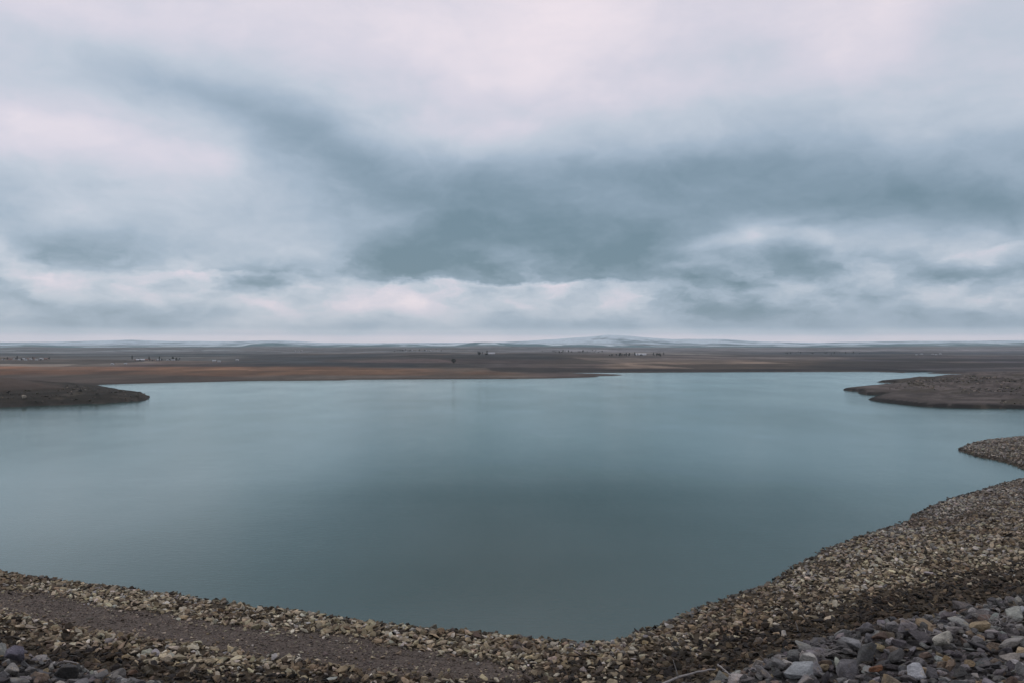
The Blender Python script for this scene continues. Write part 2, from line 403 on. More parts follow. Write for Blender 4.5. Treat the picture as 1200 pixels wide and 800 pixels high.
# soil, grass and snow colours fixed in the ground; the front ridge also carries haze blue
x, y = GX.ravel(), GY.ravel(); P = np.stack([x, y], 1); r = np.hypot(x, y)
def C(*c): return np.array(c, float)
soil = np.tile(C(.085, .070, .052), (len(x), 1))
def blend(m, c):
    global soil
    m = np.clip(m, 0, 1)[:, None]; soil = soil * (1 - m) + C(*c) * m
near = y < 340
blend(near * 1.0, (.055, .043, .028))
blend(near * (gc > -8) * (gc < 8), (.05, .048, .046))
ig = inside(P, GRAVEL).astype(float)
blend(ig * .9, (.10, .082, .068))
# far land, bands of field and steppe in plan: (bearing px, range rows) with ragged edges
farm = (y > 340) & (y > 0)
q = np.maximum(y, 1.0)
wpx = 600 + FPX * x / q + 60 * fbm(x / 300, y / 500, 71, 4)
wpy = HY + FPX * (EYE - 3.0 - .0009 * q) / q * (1 + 0.10 * fbm(x / 420, y / 900, 73, 5))
mott = fbm(x / 70, y / 160, 74, 5)
def patch(x0, x1, y0, y1, c, sx_=40, sy_=1.2, k=1.0):
    m = sstep(x0 - sx_, x0 + sx_, wpx) * (1 - sstep(x1 - sx_, x1 + sx_, wpx)) * sstep(y0 - sy_, y0 + sy_, wpy) * (1 - sstep(y1 - sy_, y1 + sy_, wpy))
    blend(m * farm * k * np.clip(.80 + .9 * mott, 0, 1), c)
patch(-900, 2100, 400, 480, (.10, .075, .058))
patch(-900, 2100, 400, 416, (.13, .125, .12))
patch(-900, 420, 428, 437, (.17, .085, .045))
patch(200, 620, 430, 436, (.17, .098, .055))
patch(-900, 600, 440, 452, (.085, .062, .050), sy_=.8)
patch(300, 1050, 436, 441, (.15, .125, .098), sy_=.8)
patch(-900, 150, 422, 428, (.22, .19, .155), sy_=.8)
patch(130, 330, 424, 429, (.10, .075, .07), sy_=.8)
patch(260, 640, 416, 429, (.036, .040, .042))
patch(420, 660, 421, 425, (.085, .058, .050), sy_=.8)
patch(600, 900, 424, 432, (.075, .058, .052))
patch(740, 970, 423, 429.5, (.23, .17, .12), sx_=20, sy_=.8)
patch(620, 1300, 429.5, 433, (.04, .036, .036), sy_=.8)
patch(640, 1300, 433, 437, (.10, .075, .065), sy_=.8)
patch(980, 1300, 415, 430, (.065, .058, .060))
patch(0, 280, 416, 421, (.10, .105, .10), sy_=.8)
patch(700, 1000, 416, 421, (.16, .135, .12), sy_=.8)
patch(640, 760, 413, 417, (.05, .055, .06), sx_=20, sy_=.6)
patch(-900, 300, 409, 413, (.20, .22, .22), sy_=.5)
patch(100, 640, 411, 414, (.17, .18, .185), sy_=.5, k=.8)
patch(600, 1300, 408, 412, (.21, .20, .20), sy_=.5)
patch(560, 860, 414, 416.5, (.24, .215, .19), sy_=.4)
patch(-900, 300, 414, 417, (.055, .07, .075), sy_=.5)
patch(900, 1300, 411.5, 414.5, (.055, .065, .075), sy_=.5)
# parcels of ploughed, fallow and grazed land
cx_ = np.floor((x + 90 * fbm(x / 400, y / 500, 75, 3)) / 240 + y / 900).astype(int); cy_ = np.floor((y + 120 * fbm(x / 600, y / 300, 77, 3)) / 130).astype(int)
hsh = ((cx_ * 73856093) ^ (cy_ * 19349663)) % 1000 / 1000.0
par = np.where(farm & (y > 900), 0.42 + 1.25 * hsh, 1.0) * np.where(farm, 1 + .35 * fbm(x / 60, y / 90, 79, 5), 1)
soil = soil * (par * np.where(farm & (y < 4300), .78 * (1 + .45 * fbm(x / 22, y / 45, 78, 4)), 1))[:, None]
# lighter shore rim around the far bank
blend(farm * (gd > 0) * (gd < 14) * (y > 500) * .8, (.060, .045, .036))
# left peninsula: dark turf over earth; right peninsula: grey brown silt in rings
wl = ((1 - sstep(-60, -30, x + (y - 600) * 0.25)) * (1 - sstep(600, 690, y)) * sstep(300, 340, y)) * (gd > -2)
hq = gz
stripe = 0.5 + 0.5 * np.sin(hq * 5.2 + 2 * fbm(x / 30, y / 30, 81))
blend(wl, (.016, .014, .009)); blend(wl * stripe * .5, (.038, .029, .020)); blend(wl * sstep(5.0, 8.0, hq), (.070, .050, .038))
blend(wl * (gd < 2.5), (.030, .027, .022))
blend(wl * sstep(.25, .5, fbm(x / 9, y / 9, 83)) * .4, (.09, .075, .055))
wr = (sstep(70, 110, x) * (1 - sstep(800, 850, y)) * sstep(330, 360, y)) * (gd > -2)
stripe = 0.5 + 0.5 * np.sin(hq * 9.5 + 2.5 * fbm(x / 40, y / 40, 85))
blend(wr, (.062, .051, .044)); blend(wr * stripe * .75, (.130, .108, .096)); blend(wr * (gd < 4.5), (.014, .012, .010))
blend(wr * (.5 + .5 * np.sin(gd / 3.3 + 2 * fbm(x / 30, y / 30, 89)) > .72) * (gd > 4) * .5, (.035, .030, .026))
blend(wr * sstep(0.1, .5, fbm(x / 16, y / 12, 87)) * sstep(170, 230, x), (.06, .05, .036))
# snow on the far hills
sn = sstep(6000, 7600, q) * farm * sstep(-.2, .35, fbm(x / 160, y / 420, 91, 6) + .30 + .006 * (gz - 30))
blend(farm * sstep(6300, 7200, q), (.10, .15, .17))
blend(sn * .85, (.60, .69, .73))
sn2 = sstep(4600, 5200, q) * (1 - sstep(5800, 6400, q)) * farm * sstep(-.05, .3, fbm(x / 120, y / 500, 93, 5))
blend(sstep(4300, 5000, q) * (1 - sstep(6000, 6600, q)) * farm * .9, (.075, .150, .165))  # front ridge, with the blue of distant haze put into its colour
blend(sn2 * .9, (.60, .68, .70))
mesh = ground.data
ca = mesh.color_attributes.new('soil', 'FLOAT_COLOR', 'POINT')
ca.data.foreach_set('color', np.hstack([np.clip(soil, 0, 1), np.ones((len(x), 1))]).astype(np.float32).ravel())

# ------------------------------------------------------------------ water
wm, wtx, wb = new_mat('lake_water')
g2 = nd(wtx, 'ShaderNodeNewGeometry'); p2 = g2.outputs['Position']
refl_noise = nz(wtx, p2, 0.006, 3, 0.5)
# cloud reflection painted into the body colour: dark over the basin, paler around it
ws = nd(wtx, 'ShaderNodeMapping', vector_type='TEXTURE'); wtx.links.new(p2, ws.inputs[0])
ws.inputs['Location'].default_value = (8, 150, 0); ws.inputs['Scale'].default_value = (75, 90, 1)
dark_refl = mth(wtx, 'EXPONENT', mth(wtx, 'MULTIPLY', vmt(wtx, 'DOT_PRODUCT', ws.outputs[0], ws.outputs[0], out=1), -1.0))
refl_tone = mth(wtx, 'ADD', mth(wtx, 'MULTIPLY', refl_noise, .5), mth(wtx, 'SUBTRACT', .75, dark_refl), clamp=True)
wcol = mix(wtx, refl_tone, (.010, .037, .034), (.038, .076, .073))
lane = nz(wtx, vmt(wtx, 'MULTIPLY', p2, (0.12, 1.0, 1.0)), 0.012, 4, 0.55)
ruf = ramp(wtx, lane, [(0.42, (0, 0, 0)), (0.62, (1, 1, 1))])
w1 = nz(wtx, vmt(wtx, 'MULTIPLY', p2, (0.45, 1.0, 1.0)), 1.6, 5, 0.62)
w2 = nz(wtx, vmt(wtx, 'MULTIPLY', p2, (0.6, 1.0, 1.0)), 0.25, 2, 0.5)
hh = mth(wtx, 'ADD', mth(wtx, 'MULTIPLY', w1, 0.13), mth(wtx, 'MULTIPLY', w2, 0.06))
b2 = nd(wtx, 'ShaderNodeBump'); b2.inputs['Distance'].default_value = 1.0; b2.inputs['Strength'].default_value = 0.30
wtx.links.new(hh, b2.inputs['Height'])
# cloud reflections painted into the gloss: streaks, dark spots mid-lake, bright ones around
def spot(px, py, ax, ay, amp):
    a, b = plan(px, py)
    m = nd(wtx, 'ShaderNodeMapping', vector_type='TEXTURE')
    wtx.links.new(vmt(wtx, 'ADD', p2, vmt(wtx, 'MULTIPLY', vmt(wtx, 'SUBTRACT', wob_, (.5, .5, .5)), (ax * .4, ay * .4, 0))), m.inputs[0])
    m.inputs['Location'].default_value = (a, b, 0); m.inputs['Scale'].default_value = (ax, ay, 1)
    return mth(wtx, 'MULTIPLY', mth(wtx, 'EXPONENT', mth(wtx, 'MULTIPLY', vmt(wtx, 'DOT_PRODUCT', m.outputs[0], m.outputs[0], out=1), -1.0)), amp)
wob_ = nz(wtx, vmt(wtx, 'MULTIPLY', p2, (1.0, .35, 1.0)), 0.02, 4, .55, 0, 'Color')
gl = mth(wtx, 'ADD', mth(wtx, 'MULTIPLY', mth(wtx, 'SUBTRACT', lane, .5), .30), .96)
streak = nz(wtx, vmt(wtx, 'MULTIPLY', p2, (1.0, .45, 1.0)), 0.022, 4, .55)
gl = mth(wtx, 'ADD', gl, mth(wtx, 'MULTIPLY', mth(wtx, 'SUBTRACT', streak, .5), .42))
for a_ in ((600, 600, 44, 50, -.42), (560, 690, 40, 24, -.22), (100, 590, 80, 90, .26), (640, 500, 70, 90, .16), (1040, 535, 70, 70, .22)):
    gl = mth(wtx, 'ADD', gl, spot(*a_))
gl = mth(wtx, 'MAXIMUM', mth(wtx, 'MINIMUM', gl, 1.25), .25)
fr = nd(wtx, 'ShaderNodeFresnel'); fr.inputs['IOR'].default_value = 1.333
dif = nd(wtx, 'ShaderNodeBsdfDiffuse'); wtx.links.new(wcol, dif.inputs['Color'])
glo = nd(wtx, 'ShaderNodeBsdfAnisotropic'); glo.inputs['Color'].default_value = (.87, .97, .955, 1)
wtx.links.new(mth(wtx, 'ADD', mth(wtx, 'MULTIPLY', ruf, 0.08), 0.035), glo.inputs['Roughness'])
wtx.links.new(b2.outputs[0], glo.inputs['Normal']); wtx.links.new(b2.outputs[0], fr.inputs['Normal'])
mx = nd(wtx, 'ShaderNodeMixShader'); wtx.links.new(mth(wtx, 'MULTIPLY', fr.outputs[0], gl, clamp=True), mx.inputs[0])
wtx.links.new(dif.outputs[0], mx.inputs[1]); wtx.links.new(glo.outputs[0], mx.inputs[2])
wtx.nodes.remove(wb)
wtx.links.new(mx.outputs[0], [n for n in wtx.nodes if n.type == 'OUTPUT_MATERIAL'][0].inputs['Surface'])
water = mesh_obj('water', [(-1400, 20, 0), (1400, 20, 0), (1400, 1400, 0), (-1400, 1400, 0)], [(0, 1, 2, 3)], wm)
tag(water, kind='structure')

# ------------------------------------------------------------------ stones
rng = np.random.default_rng(7); random.seed(7)
def stone_material(name, instanced):
    m, t, b = new_mat(name)
    if instanced:
        a = nd(t, 'ShaderNodeAttribute', attribute_name='tint'); a.attribute_type = 'INSTANCER'; base = a.outputs['Color']
    else:
        a = nd(t, 'ShaderNodeObjectInfo'); base = a.outputs['Color']
    tcn = nd(t, 'ShaderNodeTexCoord')
    oi = nd(t, 'ShaderNodeObjectInfo')
    off = vmt(t, 'ADD', tcn.outputs['Object'], comb(t, mth(t, 'MULTIPLY', oi.outputs['Random'], 31.0), 0.0, 0.0))
    n = nz(t, off, 1.6, 8, 0.68); n3 = nz(t, off, 6.0, 6, 0.7)
    n4 = nz(t, off, 17.0, 4, 0.7)
    f = mth(t, 'ADD', mth(t, 'MULTIPLY', n, 1.7), mth(t, 'ADD', mth(t, 'MULTIPLY', n3, 1.3), mth(t, 'SUBTRACT', mth(t, 'MULTIPLY', n4, .8), 0.9)))
    f = mth(t, 'MAXIMUM', f, 0.15)
    col = mix(t, 1.0, base, comb(t, f, f, f), 'MULTIPLY')
    lich = ramp(t, nz(t, off, 2.6, 5, 0.7), [(0.56, (0, 0, 0)), (0.66, (1, 1, 1))])
    col2 = mix(t, 1.0, col, (1.5, 1.25, 0.85), 'MULTIPLY')
    col = mix(t, mth(t, 'MULTIPLY', lich, 0.5), col, col2)
    t.links.new(col, b.inputs['Base Color'])
    b.inputs['Roughness'].default_value = 0.85; b.inputs['Specular IOR Level'].default_value = 0.3
    bu = nd(t, 'ShaderNodeBump'); bu.inputs['Strength'].default_value = 0.9; bu.inputs['Distance'].default_value = 0.10
    t.links.new(mth(t, 'ADD', n, mth(t, 'MULTIPLY', n3, 0.5)), bu.inputs['Height']); t.links.new(bu.outputs[0], b.inputs['Normal'])
    return m
MS_ONE = stone_material('rock_surface', False); MS_MANY = stone_material('rock_surface_loose', True)

def stone_mesh(name, seed, mat, flat=0.5, detail=True):
    rs = random.Random(seed); bm = bmesh.new()
    n = 15 if detail else 12
    for i in range(n):
        v = Vector((rs.gauss(0, 1), rs.gauss(0, 1), rs.gauss(0, 1))).normalized()
        p = 3.2
        k = (abs(v.x) ** p + abs(v.y) ** p + abs(v.z) ** p) ** (-1 / p)     # towards a box: broken, not rolled
        v = v * k * rs.uniform(.8, 1.0)
        bm.verts.new((v.x * .5, v.y * rs.uniform(.34, .40), v.z * .5 * flat))
    bmesh.ops.convex_hull(bm, input=bm.verts)
    for v in [v for v in bm.verts if not v.link_faces]: bm.verts.remove(v)
    if detail:
        bmesh.ops.bevel(bm, geom=list(bm.edges), offset=0.022, segments=1, affect='EDGES', profile=.5)
        bmesh.ops.triangulate(bm, faces=[f for f in bm.faces if len(f.verts) > 3])
        bmesh.ops.subdivide_edges(bm, edges=[e for e in bm.edges if e.calc_length() > .12], cuts=1, use_grid_fill=True)
        for v in bm.verts:
            q_ = mnoise.noise_vector(v.co * 4.2 + Vector((seed, 0, 0)))
            v.co += q_ * 0.03
    bmesh.ops.recalc_face_normals(bm, faces=bm.faces)
    me = bpy.data.meshes.new(name); bm.to_mesh(me); bm.free(); me.materials.append(mat)
    return me

# library of loose-stone shapes, used only as instances inside the three stony banks
lib = bpy.data.collections.new('stone_shapes')
for i in range(10):
    o = bpy.data.objects.new('stone_shape', stone_mesh('stone_shape', 100 + i, MS_MANY, flat=[.42, .55, .7, .38, .5][i % 5], detail=(i < 5)))
    lib.objects.link(o)

def scatter(name, pts, scl, rot, tint, label, cat, group=None):
    me = bpy.data.meshes.new(name); me.vertices.add(len(pts)); me.vertices.foreach_set('co', np.asarray(pts, np.float32).ravel())
    for nm, ty, arr in (('size', 'FLOAT_VECTOR', scl), ('turn', 'FLOAT_VECTOR', rot)):
        a = me.attributes.new(nm, ty, 'POINT'); a.data.foreach_set('vector', np.asarray(arr, np.float32).ravel())
    a = me.attributes.new('tint', 'FLOAT_COLOR', 'POINT')
    a.data.foreach_set('color', np.hstack([np.asarray(tint), np.ones((len(pts), 1))]).astype(np.float32).ravel())
    a = me.attributes.new('pick', 'INT', 'POINT'); a.data.foreach_set('value', rng.integers(0, 10, len(pts)).astype(np.int32))
    me.update()
    o = bpy.data.objects.new(name, me); COL.objects.link(o)
    ng = bpy.data.node_groups.new(name, 'GeometryNodeTree')
    ng.interface.new_socket('Geometry', in_out='INPUT', socket_type='NodeSocketGeometry')
    ng.interface.new_socket('Geometry', in_out='OUTPUT', socket_type='NodeSocketGeometry')
    gi = ng.nodes.new('NodeGroupInput'); go = ng.nodes.new('NodeGroupOutput')
    ci = ng.nodes.new('GeometryNodeCollectionInfo'); ci.inputs['Collection'].default_value = lib
    ci.inputs['Separate Children'].default_value = True; ci.inputs['Reset Children'].default_value = True
    ip = ng.nodes.new('GeometryNodeInstanceOnPoints'); ip.inputs['Pick Instance'].default_value = True
    def attr(nm, ty):
        n = ng.nodes.new('GeometryNodeInputNamedAttribute'); n.data_type = ty; n.inputs[0].default_value = nm; return n.outputs[0]
    m2 = ng.nodes.new('GeometryNodeMeshToPoints')
    ng.links.new(gi.outputs[0], m2.inputs[0]); ng.links.new(m2.outputs[0], ip.inputs['Points'])
    ng.links.new(ci.outputs[0], ip.inputs['Instance']); ng.links.new(attr('pick', 'INT'), ip.inputs['Instance Index'])
    e2 = ng.nodes.new('FunctionNodeEulerToRotation'); ng.links.new(attr('turn', 'FLOAT_VECTOR'), e2.inputs[0])
    ng.links.new(e2.outputs[0], ip.inputs['Rotation']); ng.links.new(attr('size', 'FLOAT_VECTOR'), ip.inputs['Scale'])
    ng.links.new(ip.outputs[0], go.inputs[0])
    md = o.modifiers.new('stones', 'NODES'); md.node_group = ng
    tag(o, label, cat, group, 'stuff')
    return o

def slope_at(X, Y, e=0.4):
    h0, _, _ = height(X, Y); hx, _, _ = height(X + e, Y); hy, _, _ = height(X, Y + e)
    return h0, (hx - h0) / e, (hy - h0) / e
def tilt(n, s): return rng.normal(0, s, n)
def in_wedge(X, Y, half=36): return np.abs(np.degrees(np.arctan2(X, Y))) < half

# --- candidate positions on the foreshore, denser towards the camera
def field(y0, y1, step, half=36):
    ys = []; xs = []
    yy = y0
    while yy < y1:
        w = math.tan(R(half)) * yy; n = int(2 * w / step)
        xs.append(rng.uniform(-w, w, n)); ys.append(rng.uniform(yy, yy + step, n)); yy += step
    return np.concatenate(xs), np.concatenate(ys)
def palette(n, cols, weights, jit=.16):
    cols = np.array(cols); k = rng.choice(len(cols), n, p=np.array(weights) / sum(weights))
    return np.clip(cols[k] * np.exp(rng.normal(0, jit, (n, 1))) * np.exp(rng.normal(0, .03, (n, 3))), .01, .9)
TAN = [(.055, .044, .026), (.34, .285, .165), (.28, .225, .130), (.42, .37, .24), (.19, .145, .080), (.30, .285, .23), (.11, .083, .048), (.48, .44, .32)]
DARKS = [(.034, .027, .018), (.055, .041, .026), (.020, .017, .014), (.095, .070, .044), (.16, .12, .075)]
PEB = [(.24, .22, .185), (.17, .16, .15), (.31, .28, .225), (.12, .105, .09), (.27, .22, .155), (.36, .34, .30)]
def bank_stones(y0, y1, step, size, keep):
    X, Y = field(y0, y1, step)
    h, d, dc = height(X, Y)
    Pq = np.stack([X, Y], 1)
    ok = (d > -0.2 - 1.1 * rng.random(len(X)) ** 4) & (dc > 1.2) & keep(X, Y, h, d, dc, Pq)
    return X[ok], Y[ok], h[ok], d[ok], dc[ok]
# hidden steep face of the dam is left sparse; visible foreshore is dense
rows = []
def foreshore(X, Y, h, d, dc, Pq): return dc > 27
for (y0, y1, step, size) in ((40, 125, .46, .56), (125, 210, .50, .54), (210, 330, .60, .56)):
    X, Y, h, d, dc = bank_stones(y0, y1, step, size, foreshore)
    rows.append((X, Y, h, d, dc, np.full(len(X), size)))
X, Y, h, d, dc, S = (np.concatenate(v) for v in zip(*rows))
PQ = np.stack([X, Y], 1); gin = inside(PQ, GRAVEL)
gedge = seg_dist(PQ, GRAVEL)
n = len(X)
def below(poly, X_, Y_):         # true on the photographer's side of a plan polyline ordered left to right
    a = np.arctan2(X_, Y_); pa_ = np.arctan2(poly[:, 0], poly[:, 1]); rr = np.hypot(poly[:, 0], poly[:, 1])
    return np.interp(a, pa_, rr) - np.hypot(X_, Y_)
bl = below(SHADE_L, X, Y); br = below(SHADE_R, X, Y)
dark_amt = np.where(np.arctan2(X, Y) < 0.02, sstep(-4, 3, bl + 3 * fbm(X / 6, Y / 6, 101)), sstep(-9, 7, br + 5 * fbm(X / 7, Y / 7, 103)))  # dark stone below the crest, deepened by shade put into its colour
tan_c = np.array((.92, .94, 1.08)) * palette(n, TAN, [2.2, 5, 5, 4, 2.4, 1.2, 1.8, 1.4], .22)
peb_c = palette(n, PEB, [4, 4, 3, 2, 2, 1.2])
dk_c = palette(n, DARKS, [4, 4, 3, 2, .8])
pebw = (sstep(105, 165, Y + 12 * fbm(X / 15, Y / 15, 105)) * .8 + .35 * (1 - sstep(2, 16, d)) * (X > 0))
col = np.where((rng.random(n) < pebw)[:, None], peb_c, tan_c)
col = np.where((rng.random(n) < dark_amt)[:, None], dk_c, col)
# waterline stones are wet
col = np.where((d + .6 * fbm(X / 3, Y / 3, 112) < 1.2)[:, None], col * .42, col)
# patches where silt has stained the stones brown
col = col * (1 - .42 * sstep(0, .5, fbm(X / 6, Y / 5, 107))[:, None] * np.array([.85, 1, 1.12]))
col = np.clip(col, .008, 1)
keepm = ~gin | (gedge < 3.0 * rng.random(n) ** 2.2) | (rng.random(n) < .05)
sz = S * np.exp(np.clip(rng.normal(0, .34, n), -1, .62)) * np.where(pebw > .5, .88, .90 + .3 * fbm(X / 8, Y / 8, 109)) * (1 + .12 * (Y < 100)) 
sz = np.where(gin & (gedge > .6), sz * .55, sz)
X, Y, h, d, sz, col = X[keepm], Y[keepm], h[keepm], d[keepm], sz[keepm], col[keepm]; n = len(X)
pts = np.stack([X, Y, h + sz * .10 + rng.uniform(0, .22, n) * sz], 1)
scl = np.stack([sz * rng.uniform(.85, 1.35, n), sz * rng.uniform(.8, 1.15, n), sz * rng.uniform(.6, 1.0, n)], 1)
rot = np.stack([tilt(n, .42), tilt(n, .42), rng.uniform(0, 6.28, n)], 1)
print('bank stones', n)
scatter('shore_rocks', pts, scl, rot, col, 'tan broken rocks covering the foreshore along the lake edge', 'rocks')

# gravel of the bench
X, Y = field(38, 120, .30); h, d, dc = height(X, Y); PQ = np.stack([X, Y], 1)
ok = (inside(PQ, GRAVEL) | (seg_dist(PQ, GRAVEL) < 1.0)) & (d > 0)
X, Y, h = X[ok], Y[ok], h[ok]; n = len(X)
sz = .20 * np.exp(rng.normal(0, .42, n))
gtone = (1 + .45 * fbm(X / 5, Y / 4, 115))[:, None]
gc_ = gtone * palette(n, [(.125, .100, .080), (.095, .078, .066), (.17, .14, .11), (.27, .23, .17), (.065, .053, .045)], [5, 5, 3, 1.4, 3])
scatter('bench_gravel', np.stack([X, Y, h + .02], 1), np.stack([sz, sz, sz * .8], 1), np.stack([tilt(n, .3), tilt(n, .3), rng.uniform(0, 6.28, n)], 1), gc_,
        'brown grey gravel strip running between two bands of tan rock', 'gravel')

# --- grey rock fill on the dam crest
GREY = [(.20, .202, .212), (.145, .145, .152), (.27, .272, .28), (.085, .085, .090), (.36, .36, .355), (.19, .155, .125), (.30, .25, .17)]
GW = [5, 5, 3, 4, 1.5, 2.4, .8]
def grey_zone(step, y0=3.0, y1=17, half=52):
    X, Y = field(y0, y1, step, half); h, d, dc = height(X, Y)
    ok = (dc < 3.6) & (dc > -7); return X[ok], Y[ok], h[ok], dc[ok]
X, Y, h, dc = grey_zone(.09); n = len(X)
sz = .088 * np.exp(rng.normal(0, .46, n)); big = rng.random(n) < .035; sz = np.where(big, sz * 1.7, sz); sz = np.clip(sz, .045, .30)
GREY = [tuple(np.array(g) * (1.02, .98, .91)) for g in GREY]; col = palette(n, GREY, GW, .18)
lift = rng.uniform(.0, .06, n)
pts = np.stack([X, Y, h + sz * .12 + lift], 1)
# named stones that stand out, placed where the photograph has them: photo point, length, colour, label
SPECIAL = [
 ((1025, 792), .20, (.22, .11, .06), 'small rust orange stone at the bottom edge of the grey rock fill'),
 ((1103, 758), .34, (.46, .44, .37), 'broad cream stone with a straw coloured end in the right foreground'),
 ((1110, 779), .15, (.36, .26, .14), 'ochre stone, left of the two ochre stones in the right foreground'),
 ((1136, 784), .16, (.34, .26, .16), 'ochre stone, right of the two ochre stones in the right foreground'),
 ((1131, 750), .09, (.60, .60, .58), 'small whitish stone just above the broad cream stone'),
 ((1186, 762), .36, (.30, .285, .26), 'large tilted slab of warm grey stone near the right edge'),
 ((1183, 781), .28, (.34, .31, .27), 'beige grey slab below the large tilted slab near the right edge'),
 ((938, 796), .36, (.36, .38, .38), 'pale flat slab cut by the bottom edge, left of the rust orange stone'),
 ((1075, 796), .30, (.40, .41, .42), 'pale grey flat stone at the bottom edge, right of the rust orange stone'),
 ((1112, 730), .26, (.17, .15, .15), 'rounded dark boulder on the crest below the dark bank'),
 ((1148, 741), .26, (.38, .30, .19), 'straw coloured flat stone wedged under a dark one near the right crest'),
 ((1190, 722), .26, (.42, .43, .44), 'pale stone on the crest at the right edge'),
 ((57, 776), .24, (.31, .32, .33), 'pointed pale grey stone standing highest in the left corner'),
 ((20, 774), .30, (.17, .16, .19), 'bulky mauve grey stone at the crest in the left corner'),
 ((103, 777), .22, (.26, .25, .24), 'pointed grey stone right of the tallest in the left corner'),
 ((1030, 752), .24, (.145, .105, .08), 'brown rounded stone on the crest left of the dark boulder'),
]
stones = []
for k, ((px, py), s, c, lab) in enumerate(SPECIAL):
    s *= .76; gx, gy, ghz = on_ground(px, py + 2)
    sel = np.hypot(X - gx, Y - gy) < s * .36            # clear the spot
    X, Y, h, sz, col, pts = (v[~sel] for v in (X, Y, h, sz, col, pts))
    stones.append((gx, gy, ghz + s * .20 + .05, s, c, lab))
# rank the rest by how large they show
def proj(p):
    return 600 + FPX * p[:, 0] / p[:, 1], HY + FPX * (EYE - p[:, 2]) / p[:, 1]
ppx, ppy = proj(pts)
_, _, dcs = height(X, Y)
vis = (ppx > -8) & (ppx < 1208) & (ppy < 806) & (dcs < .5)
show = np.where(vis, sz / np.hypot(pts[:, 0], pts[:, 1]), 0)
order = np.argsort(-show)[:300 - len(stones)]
order = order[show[order] > 0]
mask = np.ones(len(X), bool); mask[order] = False
shapes = [stone_mesh('rock', 300 + i, MS_ONE, flat=[.5, .62, .42, .74, .36][i % 5]) for i in range(14)]
TONE = [('slate grey', .0), ('dark grey', .0), ('light grey', .0), ('near black', 0), ('pale whitish', 0), ('brownish', 0), ('straw coloured', 0)]
G0 = np.array(GREY)
def place_stone(x_, y_, z_, s, c, label, group=None, shape=None, rz=None, fl=1.0):
    o = bpy.data.objects.new('stone', shapes[shape if shape is not None else rng.integers(0, 14)]); COL.objects.link(o)
    o.location = (x_, y_, z_); o.scale = (s * rng.uniform(.95, 1.3), s * rng.uniform(.85, 1.15), s * rng.uniform(.8, 1.1) * fl)
    o.rotation_euler = (rng.normal(0, .3), rng.normal(0, .3), rng.uniform(0, 6.28) if rz is None else rz)
    o.color = (*c, 1)
    tag(o, label, 'stone', group); return o
for s in stones: place_stone(s[0], s[1], s[2], s[3], s[4], s[5], rz=rng.normal(0, .5), fl=.9)
for i in order:
    c = col[i]; k = int(np.argmin(np.sum((G0 / G0.sum(1, keepdims=True) - c / c.sum()) ** 2, 1) * 6 + (np.log(G0.mean(1)) - math.log(c.mean())) ** 2))
    side = 'bottom right' if X[i] > 0 else 'bottom left'
    size = 'large' if sz[i] > .19 else 'medium' if sz[i] > .14 else 'small'
    place_stone(*pts[i], sz[i], c, f'{size} {TONE[k][0]} broken stone in the loose rock fill at {side}',
                f'{size} {TONE[k][0]} stones of the rock fill at {side}')
X, Y, sz, col, pts = X[mask], Y[mask], sz[mask], col[mask], pts[mask]
# filler of small stones below and between
X2, Y2, h2, _ = grey_zone(.085); n2 = len(X2); s2 = .10 * np.exp(rng.normal(0, .35, n2))
pts = np.vstack([pts, np.stack([X2, Y2, h2 + .01], 1)]); sz = np.concatenate([sz, s2]); col = np.vstack([col, palette(n2, [(.10, .085, .07)] + GREY, [8] + GW, .2) * .7])
n = len(pts)
scatter('crest_rocks', pts, np.stack([sz * rng.uniform(.95, 1.3, n), sz * rng.uniform(.85, 1.1, n), sz * rng.uniform(.8, 1.1, n)], 1),
        np.stack([tilt(n, .3), tilt(n, .3), rng.uniform(0, 6.28, n)], 1), col, 'small grey rock fill packed between the larger stones on the crest', 'rocks')

# --- steep dam face between crest and foreshore (seen only from a step aside)
X, Y = field(9, 70, .62, 40); h, d, dc = height(X, Y); ok = (dc > 3.4) & (dc < 27.5)
X, Y, h = X[ok], Y[ok], h[ok]; n = len(X); sz = .6 * np.exp(rng.normal(0, .3, n))
scatter('dam_face_rocks', np.stack([X, Y, h + .05], 1), np.stack([sz, sz, sz * .8], 1), np.stack([tilt(n, .4), tilt(n, .4), rng.uniform(0, 6.28, n)], 1),
        palette(n, DARKS, [3, 3, 2, 3, 2]), 'dark rock facing on the steep dam slope below the crest', 'rocks')

# --- rubble on the ends of the two peninsulas
X = rng.uniform(205, 330, 5200); Y = rng.uniform(395, 640, 5200); h, d, dc = height(X, Y)
ok = (d > 1) & (fbm(X / 18, Y / 25, 111) + .9 * sstep(225, 275, X) - .55 > rng.random(len(X)) * .7)
X, Y, h = X[ok], Y[ok], h[ok]; n = len(X); sz = 1.3 * np.exp(rng.normal(0, .4, n))
scatter('peninsula_rubble', np.stack([X, Y, h + .2], 1), np.stack([sz, sz, sz * .9], 1), np.stack([tilt(n, .4), tilt(n, .4), rng.uniform(0, 6.28, n)], 1),
        palette(n, [(.085, .07, .05), (.14, .12, .10), (.05, .045, .035), (.20, .17, .135)], [4, 3, 3, 1]), 'brown rubble heaped on the right peninsula near the frame edge', 'rubble')
X = rng.uniform(-330, -160, 2600); Y = rng.uniform(405, 520, 2600); h, d, dc = height(X, Y)
ok = (d > .3) & (d < 40) & (rng.random(len(X)) < .5); X, Y, h = X[ok], Y[ok], h[ok]; n = len(X); sz = .9 * np.exp(rng.normal(0, .45, n))
